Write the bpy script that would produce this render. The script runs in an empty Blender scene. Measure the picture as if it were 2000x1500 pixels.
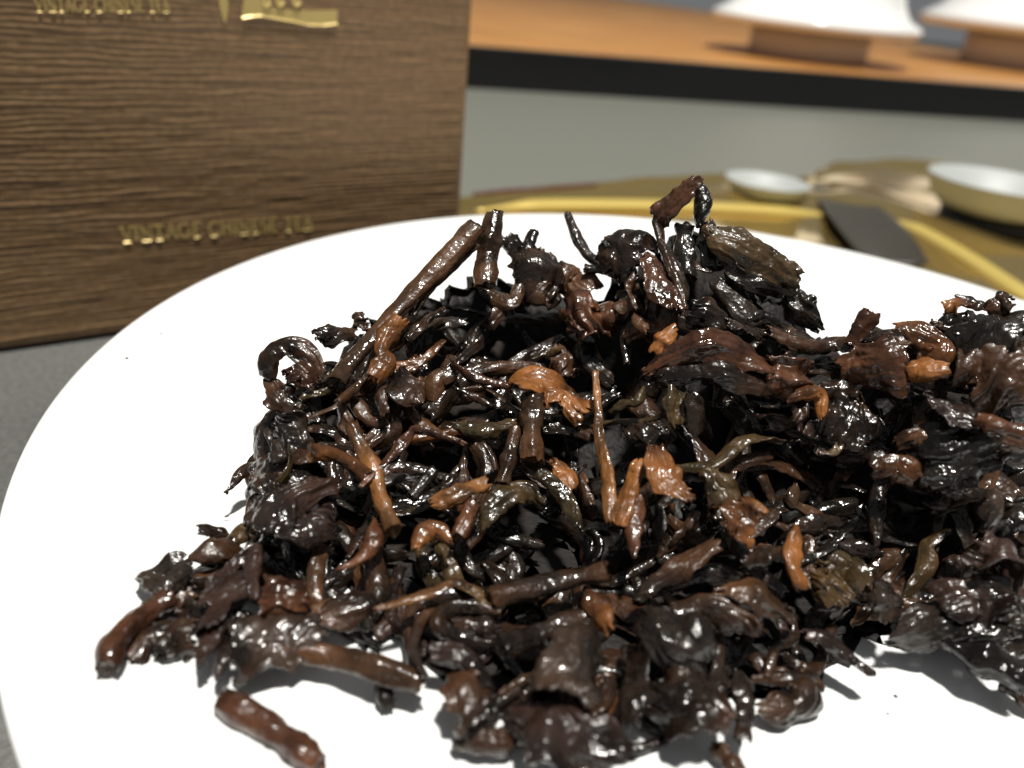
import bpy, math, random
import numpy as np
from mathutils import Matrix, Vector

# ------------------------------------------------------------------ camera, world, light, exposure
sc = bpy.context.scene
COL = sc.collection
MM = 0.001
FPX, PITCH, ROLL, HCAM = 1500.0, math.radians(28.3), math.radians(6.0), 52.0   # HCAM: mm above the plate rim
LAMP_DIR, LAMP_DIST, LAMP_POWER, LAMP_SIZE = (0.06, -0.08, 1.0), 2.2, 88.0, 0.21
AMBIENT = 0.165

Fw = np.array([0, math.cos(PITCH), -math.sin(PITCH)])
Up = np.array([0, math.sin(PITCH), math.cos(PITCH)])
Rt = np.array([1.0, 0, 0])
cr, sr = math.cos(ROLL), math.sin(ROLL)
CX, CY = cr * Rt + sr * Up, -sr * Rt + cr * Up
EYE = np.array([0, 0, HCAM])
cam_d = bpy.data.cameras.new("camera")
cam = bpy.data.objects.new("camera", cam_d)
COL.objects.link(cam)
cam.matrix_world = Matrix(((CX[0], CY[0], -Fw[0], 0), (CX[1], CY[1], -Fw[1], 0), (CX[2], CY[2], -Fw[2], HCAM * MM), (0, 0, 0, 1)))
cam_d.sensor_width = 36.0
cam_d.lens = 36.0 * FPX / 2000.0
cam_d.clip_start = 0.003
cam_d.clip_end = 20
cam_d.dof.use_dof = True
cam_d.dof.focus_distance = 0.085
cam_d.dof.aperture_fstop = 19.0
sc.camera = cam

w = bpy.data.worlds.new("World")
sc.world = w
w.use_nodes = True
w.node_tree.nodes["Background"].inputs[0].default_value = (0.95, 0.985, 1.0, 1)
w.node_tree.nodes["Background"].inputs[1].default_value = AMBIENT

ld = bpy.data.lights.new("ceiling_lamp", 'AREA')
ld.shape = 'DISK'
ld.size = LAMP_SIZE
ld.energy = LAMP_POWER
ld.color = (1.0, 0.965, 0.90)
lo = bpy.data.objects.new("ceiling_lamp", ld)
COL.objects.link(lo)
lv = Vector(LAMP_DIR).normalized()
lo.location = Vector((0.03, 0.09, 0.0)) + lv * LAMP_DIST
lo.rotation_euler = lv.to_track_quat('Z', 'Y').to_euler()

sc.view_settings.view_transform = 'Standard'
sc.view_settings.look = 'None'
sc.view_settings.exposure = 0.0
sc.view_settings.gamma = 1.0
sc.cycles.use_denoising = True
sc.cycles.sample_clamp_indirect = 6.0
sc.cycles.max_bounces = 4

# ------------------------------------------------------------------ helpers
def ray(px, py):
    u, v = (px - 1000) / FPX, -(py - 750) / FPX
    return Fw + u * CX + v * CY
def at_z(px, py, z):
    d = ray(px, py); return EYE + d * ((z - HCAM) / d[2])
def at_y(px, py, y):
    d = ray(px, py); return EYE + d * (y / d[1])
def at_plane(px, py, p, n):
    d = ray(px, py); return EYE + d * (np.dot(p - EYE, n) / np.dot(d, n))

def _h(i, j, k, s):
    n = (i * 374761393 + j * 668265263 + k * 2147483647 + s * 1274126177) & 0xffffffff
    n = ((n ^ (n >> 13)) * 1274126177) & 0xffffffff
    n = ((n ^ (n >> 16)) * 2246822519) & 0xffffffff
    return ((n ^ (n >> 15)) & 0xffff) / 32767.5 - 1.0
def noise(p, s=0):
    """value noise, p (...,3) -> (...)"""
    p = np.asarray(p, float)
    f = np.floor(p); t = p - f; t = t * t * t * (t * (t * 6 - 15) + 10)
    i, j, k = (f[..., a].astype(np.int64) for a in range(3))
    r = 0
    for a in (0, 1):
        for b in (0, 1):
            for c in (0, 1):
                wgt = (t[..., 0] if a else 1 - t[..., 0]) * (t[..., 1] if b else 1 - t[..., 1]) * (t[..., 2] if c else 1 - t[..., 2])
                r = r + wgt * _h(i + a, j + b, k + c, s)
    return r
def fbm(p, s=0, o=3):
    r, a = 0, 1.0
    for q in range(o):
        r = r + a * noise(p * (2.03 ** q) + 17.3 * q, s + q); a *= 0.5
    return r
def ridged(p, s=0, o=3):
    r, a = 0, 1.0
    for q in range(o):
        r = r + a * (1 - 2 * np.abs(noise(p * (2.1 ** q) + 9.1 * q, s + q))); a *= 0.5
    return r

def spline(pts, n):
    P = np.asarray(pts, float)
    if len(P) == 2:
        t = np.linspace(0, 1, n)[:, None]; return P[0] * (1 - t) + P[1] * t
    Q = np.vstack([2 * P[0] - P[1], P, 2 * P[-1] - P[-2]])
    seg = np.linalg.norm(np.diff(P, axis=0), axis=1); cum = np.r_[0, np.cumsum(seg)] / seg.sum()
    out = []
    for t in np.linspace(0, 1, n):
        i = min(np.searchsorted(cum, t, side='right') - 1, len(P) - 2)
        x = (t - cum[i]) / (cum[i + 1] - cum[i])
        a, b, c, d = Q[i], Q[i + 1], Q[i + 2], Q[i + 3]
        out.append(0.5 * (2 * b + (c - a) * x + (2 * a - 5 * b + 4 * c - d) * x * x + (3 * b - a - 3 * c + d) * x ** 3))
    return np.array(out)

def norm(v): return v / (np.linalg.norm(v, axis=-1, keepdims=True) + 1e-12)

def mesh_obj(name, V, F, mat, parent=None, origin=None, uv=None, smooth=True):
    """V in mm, world coordinates; origin in mm."""
    V = np.asarray(V, float)
    if origin is None:
        origin = V.mean(0).copy(); origin[2] = V[:, 2].min()
    me = bpy.data.meshes.new(name)
    me.from_pydata(((V - origin) * MM).tolist(), [], [tuple(int(i) for i in f) for f in F])
    if smooth:
        me.polygons.foreach_set("use_smooth", np.ones(len(me.polygons), bool))
    if uv is not None:
        lay = me.uv_layers.new(name="UVMap")
        idx = np.empty(len(me.loops), np.int32); me.loops.foreach_get("vertex_index", idx)
        lay.data.foreach_set("uv", np.asarray(uv, np.float32)[idx].ravel())
    me.materials.append(mat)
    me.update()
    o = bpy.data.objects.new(name, me); COL.objects.link(o)
    if parent is not None:
        o.parent = parent
        o.location = (np.asarray(origin) - np.asarray(parent["_o"].to_list() if hasattr(parent["_o"], "to_list") else parent["_o"])) * MM
    else:
        o.location = np.asarray(origin) * MM
    return o
def empty(name, origin):
    o = bpy.data.objects.new(name, None); COL.objects.link(o)
    o.location = np.asarray(origin) * MM
    o["_o"] = [float(a) for a in origin]
    return o
def tag(o, label, cat, group=None, kind=None):
    o["label"] = label; o["category"] = cat
    if group: o["group"] = group
    if kind: o["kind"] = kind
    return o
def grid_faces(nu, nv, off=0, wrap=False, flip=False):
    F = []
    for i in range(nu - 1):
        for j in range(nv if wrap else nv - 1):
            a, b = off + i * nv + j, off + i * nv + (j + 1) % nv
            c, d = off + (i + 1) * nv + (j + 1) % nv, off + (i + 1) * nv + j
            F.append((a, d, c, b) if flip else (a, b, c, d))
    return F

# ------------------------------------------------------------------ materials
def new_mat(name):
    m = bpy.data.materials.new(name); m.use_nodes = True
    nt = m.node_tree; return m, nt, nt.nodes["Principled BSDF"]
def nd(nt, t, **k):
    n = nt.nodes.new(t)
    for a, b in k.items():
        if a in n.inputs.keys(): n.inputs[a].default_value = b
        else: setattr(n, a, b)
    return n
def simple(name, col, rough=0.5, metal=0.0, spec=0.5):
    m, nt, b = new_mat(name)
    b.inputs["Base Color"].default_value = (*col, 1); b.inputs["Roughness"].default_value = rough
    b.inputs["Metallic"].default_value = metal; b.inputs["Specular IOR Level"].default_value = spec
    return m
def ramp(nt, stops):
    r = nt.nodes.new("ShaderNodeValToRGB"); e = r.color_ramp.elements
    while len(e) < len(stops): e.new(0.5)
    for x, (p, c) in zip(e, stops):
        x.position = p; x.color = (*c, 1) if len(c) == 3 else c
    return r

def leaf_mat(name, col, fleck, gloss=0.20, amount=0.5, coat=1.0):
    mxc = max(col); dark = tuple(min(c * 0.35, 0.035 * c / mxc) for c in col)
    m, nt, b = new_mat(name); L = nt.links
    tc = nd(nt, "ShaderNodeTexCoord"); oi = nd(nt, "ShaderNodeObjectInfo")
    add = nd(nt, "ShaderNodeVectorMath", operation='ADD'); L.new(tc.outputs["Object"], add.inputs[0])
    mul = nd(nt, "ShaderNodeVectorMath", operation='SCALE'); L.new(oi.outputs["Random"], mul.inputs["Scale"]); mul.inputs[0].default_value = (1.7, 2.3, 3.1)
    L.new(mul.outputs[0], add.inputs[1])
    P = add.outputs[0]
    n1 = nd(nt, "ShaderNodeTexNoise", Scale=260.0, Detail=3.0, Roughness=0.7); L.new(P, n1.inputs["Vector"])
    l = tuple(min(1, c * 1.45) for c in col)
    r1 = ramp(nt, [(0.40, dark), (0.56, col), (0.72, l)]); L.new(n1.outputs["Fac"], r1.inputs[0])
    n2 = nd(nt, "ShaderNodeTexNoise", Scale=110.0, Detail=2.0, Roughness=0.6); L.new(P, n2.inputs["Vector"])
    r2 = ramp(nt, [(0.46, (0, 0, 0)), (0.64, (amount,) * 3)]); L.new(n2.outputs["Fac"], r2.inputs[0])
    mx = nd(nt, "ShaderNodeMix", data_type='RGBA'); L.new(r2.outputs[0], mx.inputs[0]); L.new(r1.outputs[0], mx.inputs[6]); mx.inputs[7].default_value = (*fleck, 1)
    L.new(mx.outputs[2], b.inputs["Base Color"])
    mr = nd(nt, "ShaderNodeMapRange"); L.new(n2.outputs["Fac"], mr.inputs[0])
    mr.inputs[1].default_value = 0.35; mr.inputs[2].default_value = 0.65; mr.inputs[3].default_value = gloss - .06; mr.inputs[4].default_value = gloss + 0.25
    L.new(mr.outputs[0], b.inputs["Roughness"])
    # fine wet relief: blisters, grain along the leaf
    uvn = nd(nt, "ShaderNodeUVMap"); mp = nd(nt, "ShaderNodeMapping"); L.new(uvn.outputs[0], mp.inputs[0]); mp.inputs["Scale"].default_value = (500, 2600, 1)
    n4 = nd(nt, "ShaderNodeTexNoise", Scale=1.0, Detail=2.0); L.new(mp.outputs[0], n4.inputs["Vector"])
    n5 = nd(nt, "ShaderNodeTexNoise", Scale=1350.0, Detail=1.5, Roughness=0.55); L.new(P, n5.inputs["Vector"])
    ma = nd(nt, "ShaderNodeMath", operation='MULTIPLY_ADD'); L.new(n4.outputs["Fac"], ma.inputs[0]); ma.inputs[1].default_value = 0.45; L.new(n5.outputs["Fac"], ma.inputs[2])
    b3 = nd(nt, "ShaderNodeBump", Strength=0.52, Distance=0.00036); L.new(ma.outputs[0], b3.inputs["Height"])
    L.new(b3.outputs[0], b.inputs["Normal"])
    b.inputs["IOR"].default_value = 1.42
    cw = nd(nt, "ShaderNodeMapRange"); L.new(n1.outputs["Fac"], cw.inputs[0])
    cw.inputs[1].default_value = 0.40; cw.inputs[2].default_value = 0.60; cw.inputs[3].default_value = coat * .25; cw.inputs[4].default_value = coat
    L.new(cw.outputs[0], b.inputs["Coat Weight"]); b.inputs["Coat Roughness"].default_value = 0.05; b.inputs["Coat IOR"].default_value = 1.33
    L.new(b3.outputs[0], b.inputs["Coat Normal"])
    return m
ORG = (0.22, 0.075, 0.018)
LM = {
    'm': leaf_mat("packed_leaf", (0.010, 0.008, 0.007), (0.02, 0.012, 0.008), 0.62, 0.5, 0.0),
    'k': leaf_mat("leaf_black", (0.011, 0.008, 0.006), (0.032, 0.017, 0.009), 0.20, 0.5),
    'd': leaf_mat("leaf_dark", (0.015, 0.009, 0.006), (0.075, 0.030, 0.011), 0.20, 0.6),
    'b': leaf_mat("leaf_brown", (0.036, 0.019, 0.010), (0.110, 0.045, 0.015), 0.20, 0.6),
    'r': leaf_mat("leaf_russet", (0.050, 0.020, 0.010), (0.140, 0.048, 0.016), 0.20, 0.6),
    'o': leaf_mat("leaf_orange", (0.070, 0.026, 0.008), (0.25, 0.090, 0.018), 0.24, 0.9),
    't': leaf_mat("leaf_tan", (0.075, 0.033, 0.011), (0.25, 0.100, 0.024), 0.26, 0.9),
    'v': leaf_mat("leaf_olive", (0.036, 0.024, 0.010), (0.100, 0.052, 0.016), 0.20, 0.6),
    'g': leaf_mat("leaf_grey_brown", (0.024, 0.017, 0.013), (0.065, 0.034, 0.019), 0.22, 0.6),
    'p': leaf_mat("leaf_purple_brown", (0.016, 0.010, 0.008), (0.050, 0.022, 0.014), 0.18, 0.5),
}

# ------------------------------------------------------------------ setting: plate, table, board, box
TZ = -26.0                    # table height below the plate rim, mm
PC, PR = np.array([0.672, 1.8896]) * HCAM, 1.7919 * HCAM
FLOOR = -2.6                  # level of the plate's flat, mm

def stone_mat():
    m, nt, b = new_mat("table_stone"); L = nt.links
    tc = nd(nt, "ShaderNodeTexCoord")
    n = nd(nt, "ShaderNodeTexNoise", Scale=900.0, Detail=4.0); L.new(tc.outputs["Object"], n.inputs["Vector"])
    n2 = nd(nt, "ShaderNodeTexNoise", Scale=14.0, Detail=5.0); L.new(tc.outputs["Object"], n2.inputs["Vector"])
    mx = nd(nt, "ShaderNodeMath", operation='ADD'); L.new(n.outputs["Fac"], mx.inputs[0]); L.new(n2.outputs["Fac"], mx.inputs[1])
    r = ramp(nt, [(0.35, (0.07, 0.071, 0.068)), (0.65, (0.14, 0.14, 0.132))])
    hf = nd(nt, "ShaderNodeMath", operation='MULTIPLY'); L.new(mx.outputs[0], hf.inputs[0]); hf.inputs[1].default_value = 0.5
    L.new(hf.outputs[0], r.inputs[0]); L.new(r.outputs[0], b.inputs["Base Color"])
    b.inputs["Roughness"].default_value = 0.55
    bp = nd(nt, "ShaderNodeBump", Strength=0.3, Distance=0.0003); L.new(n.outputs["Fac"], bp.inputs["Height"]); L.new(bp.outputs[0], b.inputs["Normal"])
    return m
def wood_mat():
    m, nt, b = new_mat("board_wood"); L = nt.links
    tc = nd(nt, "ShaderNodeTexCoord"); mp = nd(nt, "ShaderNodeMapping"); L.new(tc.outputs["Object"], mp.inputs[0])
    mp.inputs["Rotation"].default_value = (0, 0, 0.33); mp.inputs["Scale"].default_value = (4, 60, 1)
    n = nd(nt, "ShaderNodeTexNoise", Scale=3.0, Detail=6.0, Distortion=0.6); L.new(mp.outputs[0], n.inputs["Vector"])
    r = ramp(nt, [(0.34, (0.26, 0.09, 0.016)), (0.5, (0.47, 0.215, 0.055)), (0.66, (0.60, 0.33, 0.12))])
    L.new(n.outputs["Fac"], r.inputs[0]); L.new(r.outputs[0], b.inputs["Base Color"])
    b.inputs["Roughness"].default_value = 0.38; b.inputs["Specular IOR Level"].default_value = 0.22
    return m
def glaze_mat():
    m, nt, b = new_mat("white_glaze")
    b.inputs["Base Color"].default_value = (0.86, 0.87, 0.86, 1); b.inputs["Roughness"].default_value = 0.16
    b.inputs["Coat Weight"].default_value = 0.3
    return m
M_STONE, M_WOOD, M_GLAZE = stone_mat(), wood_mat(), glaze_mat()
M_BLACK = simple("black_lacquer", (0.006, 0.006, 0.007), 0.22)
M_LIP = simple("edge_highlight_grey", (0.10, 0.10, 0.10), 0.35)

def sheet(name, x0, x1, y0, y1, z, mat, n=2):
    xs, ys = np.linspace(x0, x1, n), np.linspace(y0, y1, n)
    V = [(x, y, z) for x in xs for y in ys]
    return mesh_obj(name, V, grid_faces(n, n, flip=True), mat, origin=(0, 0, z), smooth=False)
t = sheet("table_top", -900, 1300, -300, 2600, TZ, M_STONE); t["kind"] = "structure"

def lathe(profile, seg=160, centre=(0, 0, 0), wob=None):
    th = np.linspace(0, 2 * math.pi, seg, endpoint=False); V = []
    for r, z in profile:
        for a in th: V.append((centre[0] + r * math.cos(a), centre[1] + r * math.sin(a), centre[2] + z))
    return np.array(V), grid_faces(len(profile), seg, wrap=True, flip=False)
pr = [(0.01, FLOOR)]
for f in np.linspace(0.1, 0.66, 9): pr.append((f * PR, FLOOR))
for f in np.linspace(0.70, 0.985, 12):
    q = (f - 0.66) / 0.325; pr.append((f * PR, FLOOR + (0 - FLOOR) * (q ** 1.8)))
pr += [(0.992 * PR, 0.12), (0.998 * PR, -0.05), (PR, -0.6), (0.998 * PR, -1.3), (0.985 * PR, -1.9), (0.93 * PR, -3.4), (0.82 * PR, -7.5), (0.68 * PR, -15), (0.60 * PR, -20), (0.585 * PR, -25.2), (0.575 * PR, TZ + .02), (0.555 * PR, TZ + .02), (0.545 * PR, -24.5), (0.53 * PR, -17), (0.01, -16)]
V, F = lathe(pr, 220, (PC[0], PC[1], 0))
tag(mesh_obj("plate", V, F, M_GLAZE, origin=(PC[0], PC[1], TZ)), "round white glazed plate carrying the heap of wet tea leaves", "plate")

# --- wooden board with black front edge
e0, e1 = at_z(905, 174, TZ), at_z(2000, 240, TZ)
ed = norm((e1 - e0)[:2]); en = np.array([-ed[1], ed[0]])
ztop = at_plane(1450, 131, e0, np.array([en[0], en[1], 0]))[2]
def prism(xy, z0, z1):
    n = len(xy); V = [(x, y, z0) for x, y in xy] + [(x, y, z1) for x, y in xy]
    F = [tuple(range(n - 1, -1, -1)), tuple(range(n, 2 * n))] + [(i, (i + 1) % n, n + (i + 1) % n, n + i) for i in range(n)]
    return V, F
def along(a, b): return e0[:2] + ed * a + en * b
board = empty("wooden_board", (*along(150, 200), TZ))
V, F = prism([along(-500, 9), along(900, 9), along(900, 2700), along(-500, 2700)], TZ, ztop - 0.4)
mesh_obj("board_top", V, F, M_WOOD, board, smooth=False)
V, F = prism([along(-500, 0), along(900, 0), along(900, 6.5), along(-500, 6.5)], TZ, ztop)
mesh_obj("front_edge", V, F, M_BLACK, board, smooth=False)
V, F = prism([along(-500, 6.5), along(900, 6.5), along(900, 9), along(-500, 9)], TZ, ztop + 0.3)  # grey strip imitates the highlight on the edge's bevel
mesh_obj("edge_highlight", V, F, M_LIP, board, smooth=False)
tag(board, "orange brown wooden board with thick black front edge at the back", "board")

# --- inverted flared cups on the board
M_FOOT = simple("beige_clay", (0.78, 0.72, 0.64), 0.5)
def cup(px, py, rimpx, label):
    zb = ztop - 0.4
    c = at_z(px, py, zb); mpp = np.linalg.norm(c - EYE) / FPX
    R = rimpx * mpp / 2
    root = empty("flared_cup", c)
    V, F = lathe([(0.01, 0.02), (0.55 * R, 0.02), (0.575 * R, 1), (0.575 * R, 0.235 * R), (0.01, 0.235 * R)], 72, c)
    mesh_obj("foot", V, F, M_FOOT, root)
    h = 0.24 * R
    V, F = lathe([(0.5 * R, h), (0.93 * R, h + .03 * R), (0.985 * R, h + .05 * R), (R, h + .085 * R), (0.985 * R, h + .12 * R), (0.93 * R, h + .15 * R), (0.85 * R, h + .2 * R), (0.79 * R, h + .30 * R),
                  (0.74 * R, h + .45 * R), (0.68 * R, h + .65 * R), (0.60 * R, h + .85 * R), (0.45 * R, h + 1.02 * R), (0.30 * R, h + 1.08 * R), (0.29 * R, h + 1.2 * R), (0.25 * R, h + 1.22 * R), (0.23 * R, h + 1.1 * R), (0.01, h + 1.1 * R)], 96, c)
    mesh_obj("bowl", V, F, M_GLAZE, root)
    tag(root, label, "cup", "white cups on the wooden board")
cup(1572, 113, 336, "white flared cup on beige foot, whole rim visible, standing on wooden board")
cup(2012, 135, 352, "white flared cup on wooden board, cut off by the right picture edge")

b0, b1 = at_z(0, 690, TZ), at_z(350, 640, TZ)
_bd = norm((b1 - b0)[:2]); _pe = at_plane(906, 250, b0, np.array([_bd[1], -_bd[0], 0]))
MB0 = _pe[:2] + _bd * 3; _bk = np.array([-_bd[1], _bd[0]]); MB1 = MB0 + _bk * ((np.dot(e0[:2] - en * .5 - MB0, en)) / np.dot(_bk, en))
V, F = prism([MB0, along(620, -300), along(620, -.5), MB1], TZ + .02, TZ + .8)  # added paler sheet sets the table's tone behind the plate
tag(mesh_obj("pale_table_sheet", V, F, simple("pale_grey_sheet", (0.145, 0.148, 0.125), 0.5), smooth=False), "paler grey sheet added over the table in front of wooden board", "mat")
# --- gold tray with added reflection shapes: ribs, pale bowls, a dark scoop
M_GOLD_TRAY = simple("brass_tray", (0.66, 0.48, 0.18), 0.10, 0.9)
bk = [(880, 392), (960, 378), (1100, 362), (1250, 347), (1420, 343), (1560, 345), (1600, 328), (1640, 315), (1740, 312), (1820, 318), (2000, 352), (2200, 392)]
ft = [(880, 440), (960, 440), (1100, 440), (1250, 452), (1420, 470), (1560, 500), (1600, 512), (1640, 522), (1740, 548), (1820, 572), (2000, 632), (2200, 720)]
TRZ = TZ + 2.5
A = spline([at_z(x, y, TRZ + 3) for x, y in bk], 90); B = spline([at_z(x, y, TRZ) for x, y in ft], 90)
# keep the front edge clear of the plate
S = np.linspace(0, 1, 40); V = []
for i in range(90):
    for s in S:
        p = A[i] * (1 - s) + B[i] * s
        p = p.copy(); q = i / 89
        p[2] = TRZ + 2.6 * math.exp(-((s - 0.02) / 0.05) ** 2) + 5.0 * math.exp(-((s - (0.50 if q < .62 else 0.50 + 0.9 * (q - .62))) / 0.12) ** 2)
        p[2] += 1.3 * float(noise(np.array([p[0] * .035, p[1] * .05, 3.3]), 77)) + .15 * float(noise(np.array([p[0] * .09, p[1] * .11, 1.3]), 78)) + 1.0
        V.append(p)
V = np.array(V); n = len(V)
tray = empty("gold_tray", (V[:, 0].mean(), V[:, 1].mean(), TZ))
o = mesh_obj("pan", np.vstack([V, V - np.array([0, 0, 1.6])]), grid_faces(90, 40) + grid_faces(90, 40, n, flip=True)
             + [(i * 40, n + i * 40, n + (i + 1) * 40, (i + 1) * 40) for i in range(89)] + [((i + 1) * 40 + 39, n + (i + 1) * 40 + 39, n + i * 40 + 39, i * 40 + 39) for i in range(89)], M_GOLD_TRAY, tray)
M_RIB = simple("glint_brass", (0.62, 0.47, 0.13), 0.32, 0.35)  # added brighter ribs imitate the bright bands reflected in the gold
for path, rw in (([(925, 412), (1010, 404), (1130, 402), (1300, 404), (1480, 412), (1640, 424)], 4.2), ([(1735, 428), (1800, 455), (1880, 500), (1960, 552), (2040, 606)], 4.0)):
    rc = spline([at_z(x, y, TRZ + 2.0) for x, y in path], 40); Vr = []
    for i in range(40):
        T = norm(rc[min(i + 1, 39)] - rc[max(i - 1, 0)]); Bn = norm(np.cross(T, [0, 0, 1.0])); tp = min(1, .25 + i / 8, .25 + (39 - i) / 8)
        for k_ in np.linspace(0, 2 * math.pi, 18, endpoint=False): Vr.append(rc[i] + Bn * math.cos(k_) * rw * tp + np.array([0, 0, 1]) * math.sin(k_) * 2.4 * tp)
    mesh_obj("reflection_rib", Vr, grid_faces(40, 18, wrap=True) + [tuple(range(17, -1, -1)), tuple(range(702, 720))], M_RIB, tray)
tag(tray, "shiny gold tray with wavy back edge on the table behind the plate", "tray")
M_DARKFOOT = simple("reflected_foot", (0.02, 0.02, 0.017), 0.3)
def reflection_bowl(px, py, wpx, hpx, label):  # added bowl shapes stand for cups reflected in the gold
    c = at_z(px, py, TRZ + 0.3); mpp = np.linalg.norm(c - EYE) / FPX; R = wpx * mpp / 2; H = hpx * mpp * 1.05
    root = empty("reflection_bowl", c)
    f = 0.34 * H
    V, F = lathe([(0.01, 0), (0.60 * R, 0), (0.66 * R, 0.4), (0.68 * R, f), (0.01, f)], 56, c); mesh_obj("foot", V, F, M_DARKFOOT, root)
    V, F = lathe([(0.5 * R, f), (0.74 * R, f + .08 * H), (0.90 * R, f + .3 * H), (0.985 * R, f + .64 * H), (R, f + .66 * H), (0.96 * R, f + .66 * H), (0.86 * R, f + .32 * H), (0.6 * R, f + .14 * H), (0.01, f + .12 * H)], 72, c)
    mesh_obj("bowl", V, F, M_REFL_PALE, root)
    tag(root, label, "bowl", "bowl shapes for reflections in the gold tray")
M_REFL_PALE = simple("reflection_pale", (0.36, 0.38, 0.37), 0.5)  # pale tone of the reflected cups
reflection_bowl(1488, 398, 150, 40, "small pale bowl shape imitating a cup reflection near the middle of gold tray")
reflection_bowl(1925, 446, 225, 74, "larger pale bowl shape imitating a cup reflection at right of gold tray")
rc = spline([at_z(x, y, TRZ + 4.2) for x, y in ((925, 380), (1000, 372), (1080, 368), (1165, 361))], 24); V = []  # added red tube imitates a red reflection at the tray's edge
for i in range(24):
    T = norm(rc[min(i + 1, 23)] - rc[max(i - 1, 0)]); Bn = norm(np.cross(T, [0, 0, 1.0]))
    for k_ in np.linspace(0, 2 * math.pi, 10, endpoint=False): V.append(rc[i] + (Bn * math.cos(k_) + np.array([0, 0, 1]) * math.sin(k_)) * .7 * (1 + .15 * math.sin(i * 2.4)))
tag(mesh_obj("red_reflection", V, grid_faces(24, 10, wrap=True) + [tuple(range(9, -1, -1)), tuple(range(230, 240))], simple("red_reflection", (0.07, 0.012, 0.012), 0.6)), "thin dark red cord imitating a reflection along the left back edge of gold tray", "stripe")
# dark scoop added across the tray in place of a dark reflection
sp = [at_z(x, y, TRZ + 3.2) for x, y in ((1625, 372), (1665, 415), (1705, 462), (1745, 520))]
C = spline(sp, 30); V = []
for i in range(30):
    T = norm(C[min(i + 1, 29)] - C[max(i - 1, 0)]); Bn = norm(np.cross(T, [0, 0, 1.0])); wd = (10.5 + 3 * math.sin(i / 29 * 3)) * (0.55 if i in (0, 29) else 1)
    for a in np.linspace(0, 2 * math.pi, 20, endpoint=False):
        V.append(C[i] + Bn * wd * math.cos(a) + np.array([0, 0, 1]) * (1.3 * math.sin(a) + 1.8 * math.cos(a) ** 2))
F = grid_faces(30, 20, wrap=True) + [tuple(range(19, -1, -1)), tuple(range(580, 600))]
tag(mesh_obj("reflection_streak", V, F, simple("reflection_dark", (0.03, 0.026, 0.018), 0.4)), "dark flat scoop across the gold tray, standing in for a dark reflection", "streak")

# --- brown embossed tea box
b0, b1 = at_z(0, 690, TZ), at_z(350, 640, TZ)
bd = norm((b1 - b0)[:2]); bn = np.array([bd[1], -bd[0]])       # outward normal of the front
LEAN = 0.0
bup = np.array([0, 0, 1.0]); bN = np.array([bn[0], bn[1], 0]); bX = np.array([bd[0], bd[1], 0])
# right end: where the vertical edge shows at px 905, py 250
pe = at_plane(906, 250, b0, bN); XR = float(np.dot(pe - b0, bX)); XL = -22.0
BH = 112.0; BD = 55.0
def bpt(x, z, d=0.0): return b0 + bX * x + np.array([0, 0, z]) + bN * d
def on_box(px, py):
    p = at_plane(px, py, b0, bN); return float(np.dot(p - b0, bX)), float(p[2] - TZ)
box = empty("tea_box", bpt((XL + XR) / 2, 0, -BD / 2))
def paper_mat(name, fine):
    m, nt, b = new_mat(name); L = nt.links
    tc = nd(nt, "ShaderNodeTexCoord"); n = nd(nt, "ShaderNodeTexNoise", Scale=700.0, Detail=3.0); L.new(tc.outputs["Object"], n.inputs["Vector"])
    r = ramp(nt, [(0.3, (0.19, 0.112, 0.053)), (0.7, (0.255, 0.158, 0.080))]); L.new(n.outputs["Fac"], r.inputs[0]); L.new(r.outputs[0], b.inputs["Base Color"])
    b.inputs["Roughness"].default_value = 0.42; b.inputs["Specular IOR Level"].default_value = 0.35
    bp = nd(nt, "ShaderNodeBump", Strength=0.25, Distance=0.0002); L.new(n.outputs["Fac"], bp.inputs["Height"]); L.new(bp.outputs[0], b.inputs["Normal"])
    return m
M_PAPER = paper_mat("brown_paper", 1)
nx, nz = 300, 520
X, Z = np.meshgrid(np.linspace(XL, XR, nx), np.linspace(1.2, BH, nz), indexing='ij')
q = np.stack([X * 0.06, Z * 0.30, X * 0], -1)
ph = Z / 1.16 + 0.42 * fbm(np.stack([X * 0.035, Z * 0.25, X * 0], -1), 3, 2) + 0.24 * fbm(np.stack([X * 0.13, Z * 0.55, X * 0 + 5], -1), 7, 2)
rid = np.abs(np.sin(math.pi * ph)) ** 0.6
amp = 0.72 + 0.28 * fbm(np.stack([X * 0.10, Z * 0.7, X * 0 + 9], -1), 11, 2)
D = 0.32 * rid * np.clip(amp, 0.12, 1.2) + 0.03 * fbm(np.stack([X * 0.9, Z * 3, X * 0], -1), 21, 2)
edge = np.minimum(np.minimum(X - XL, XR - X), np.minimum(Z - 1.2, BH - Z)); D *= np.clip(edge / 1.0, 0, 1)
V = b0 + X[..., None] * bX + Z[..., None] * np.array([0, 0, 1.0]) + D[..., None] * bN
mesh_obj("front_panel", V.reshape(-1, 3), grid_faces(nx, nz, flip=True), M_PAPER, box)
V = [bpt(x, z, d) for z in (1.2, BH) for x, d in ((XL, 0), (XR, 0), (XR, -BD), (XL, -BD))]
mesh_obj("carton", V, [(0, 3, 2, 1), (4, 5, 6, 7), (1, 2, 6, 5), (2, 3, 7, 6), (3, 0, 4, 7)], M_PAPER, box, smooth=False)
V = [bpt(x, z, d) for z in (0.02, 1.2) for x, d in ((XL + 1, -1.2), (XR - 1, -1.2), (XR - 1, -BD + 1.2), (XL + 1, -BD + 1.2))]  # black slab stands for the shadow gap under the box
mesh_obj("base", V, [(0, 3, 2, 1), (4, 5, 6, 7), (0, 1, 5, 4), (1, 2, 6, 5), (2, 3, 7, 6), (3, 0, 4, 7)], simple("gap_shade_black", (0.01, 0.01, 0.012), 0.5), box, smooth=False)
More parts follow.
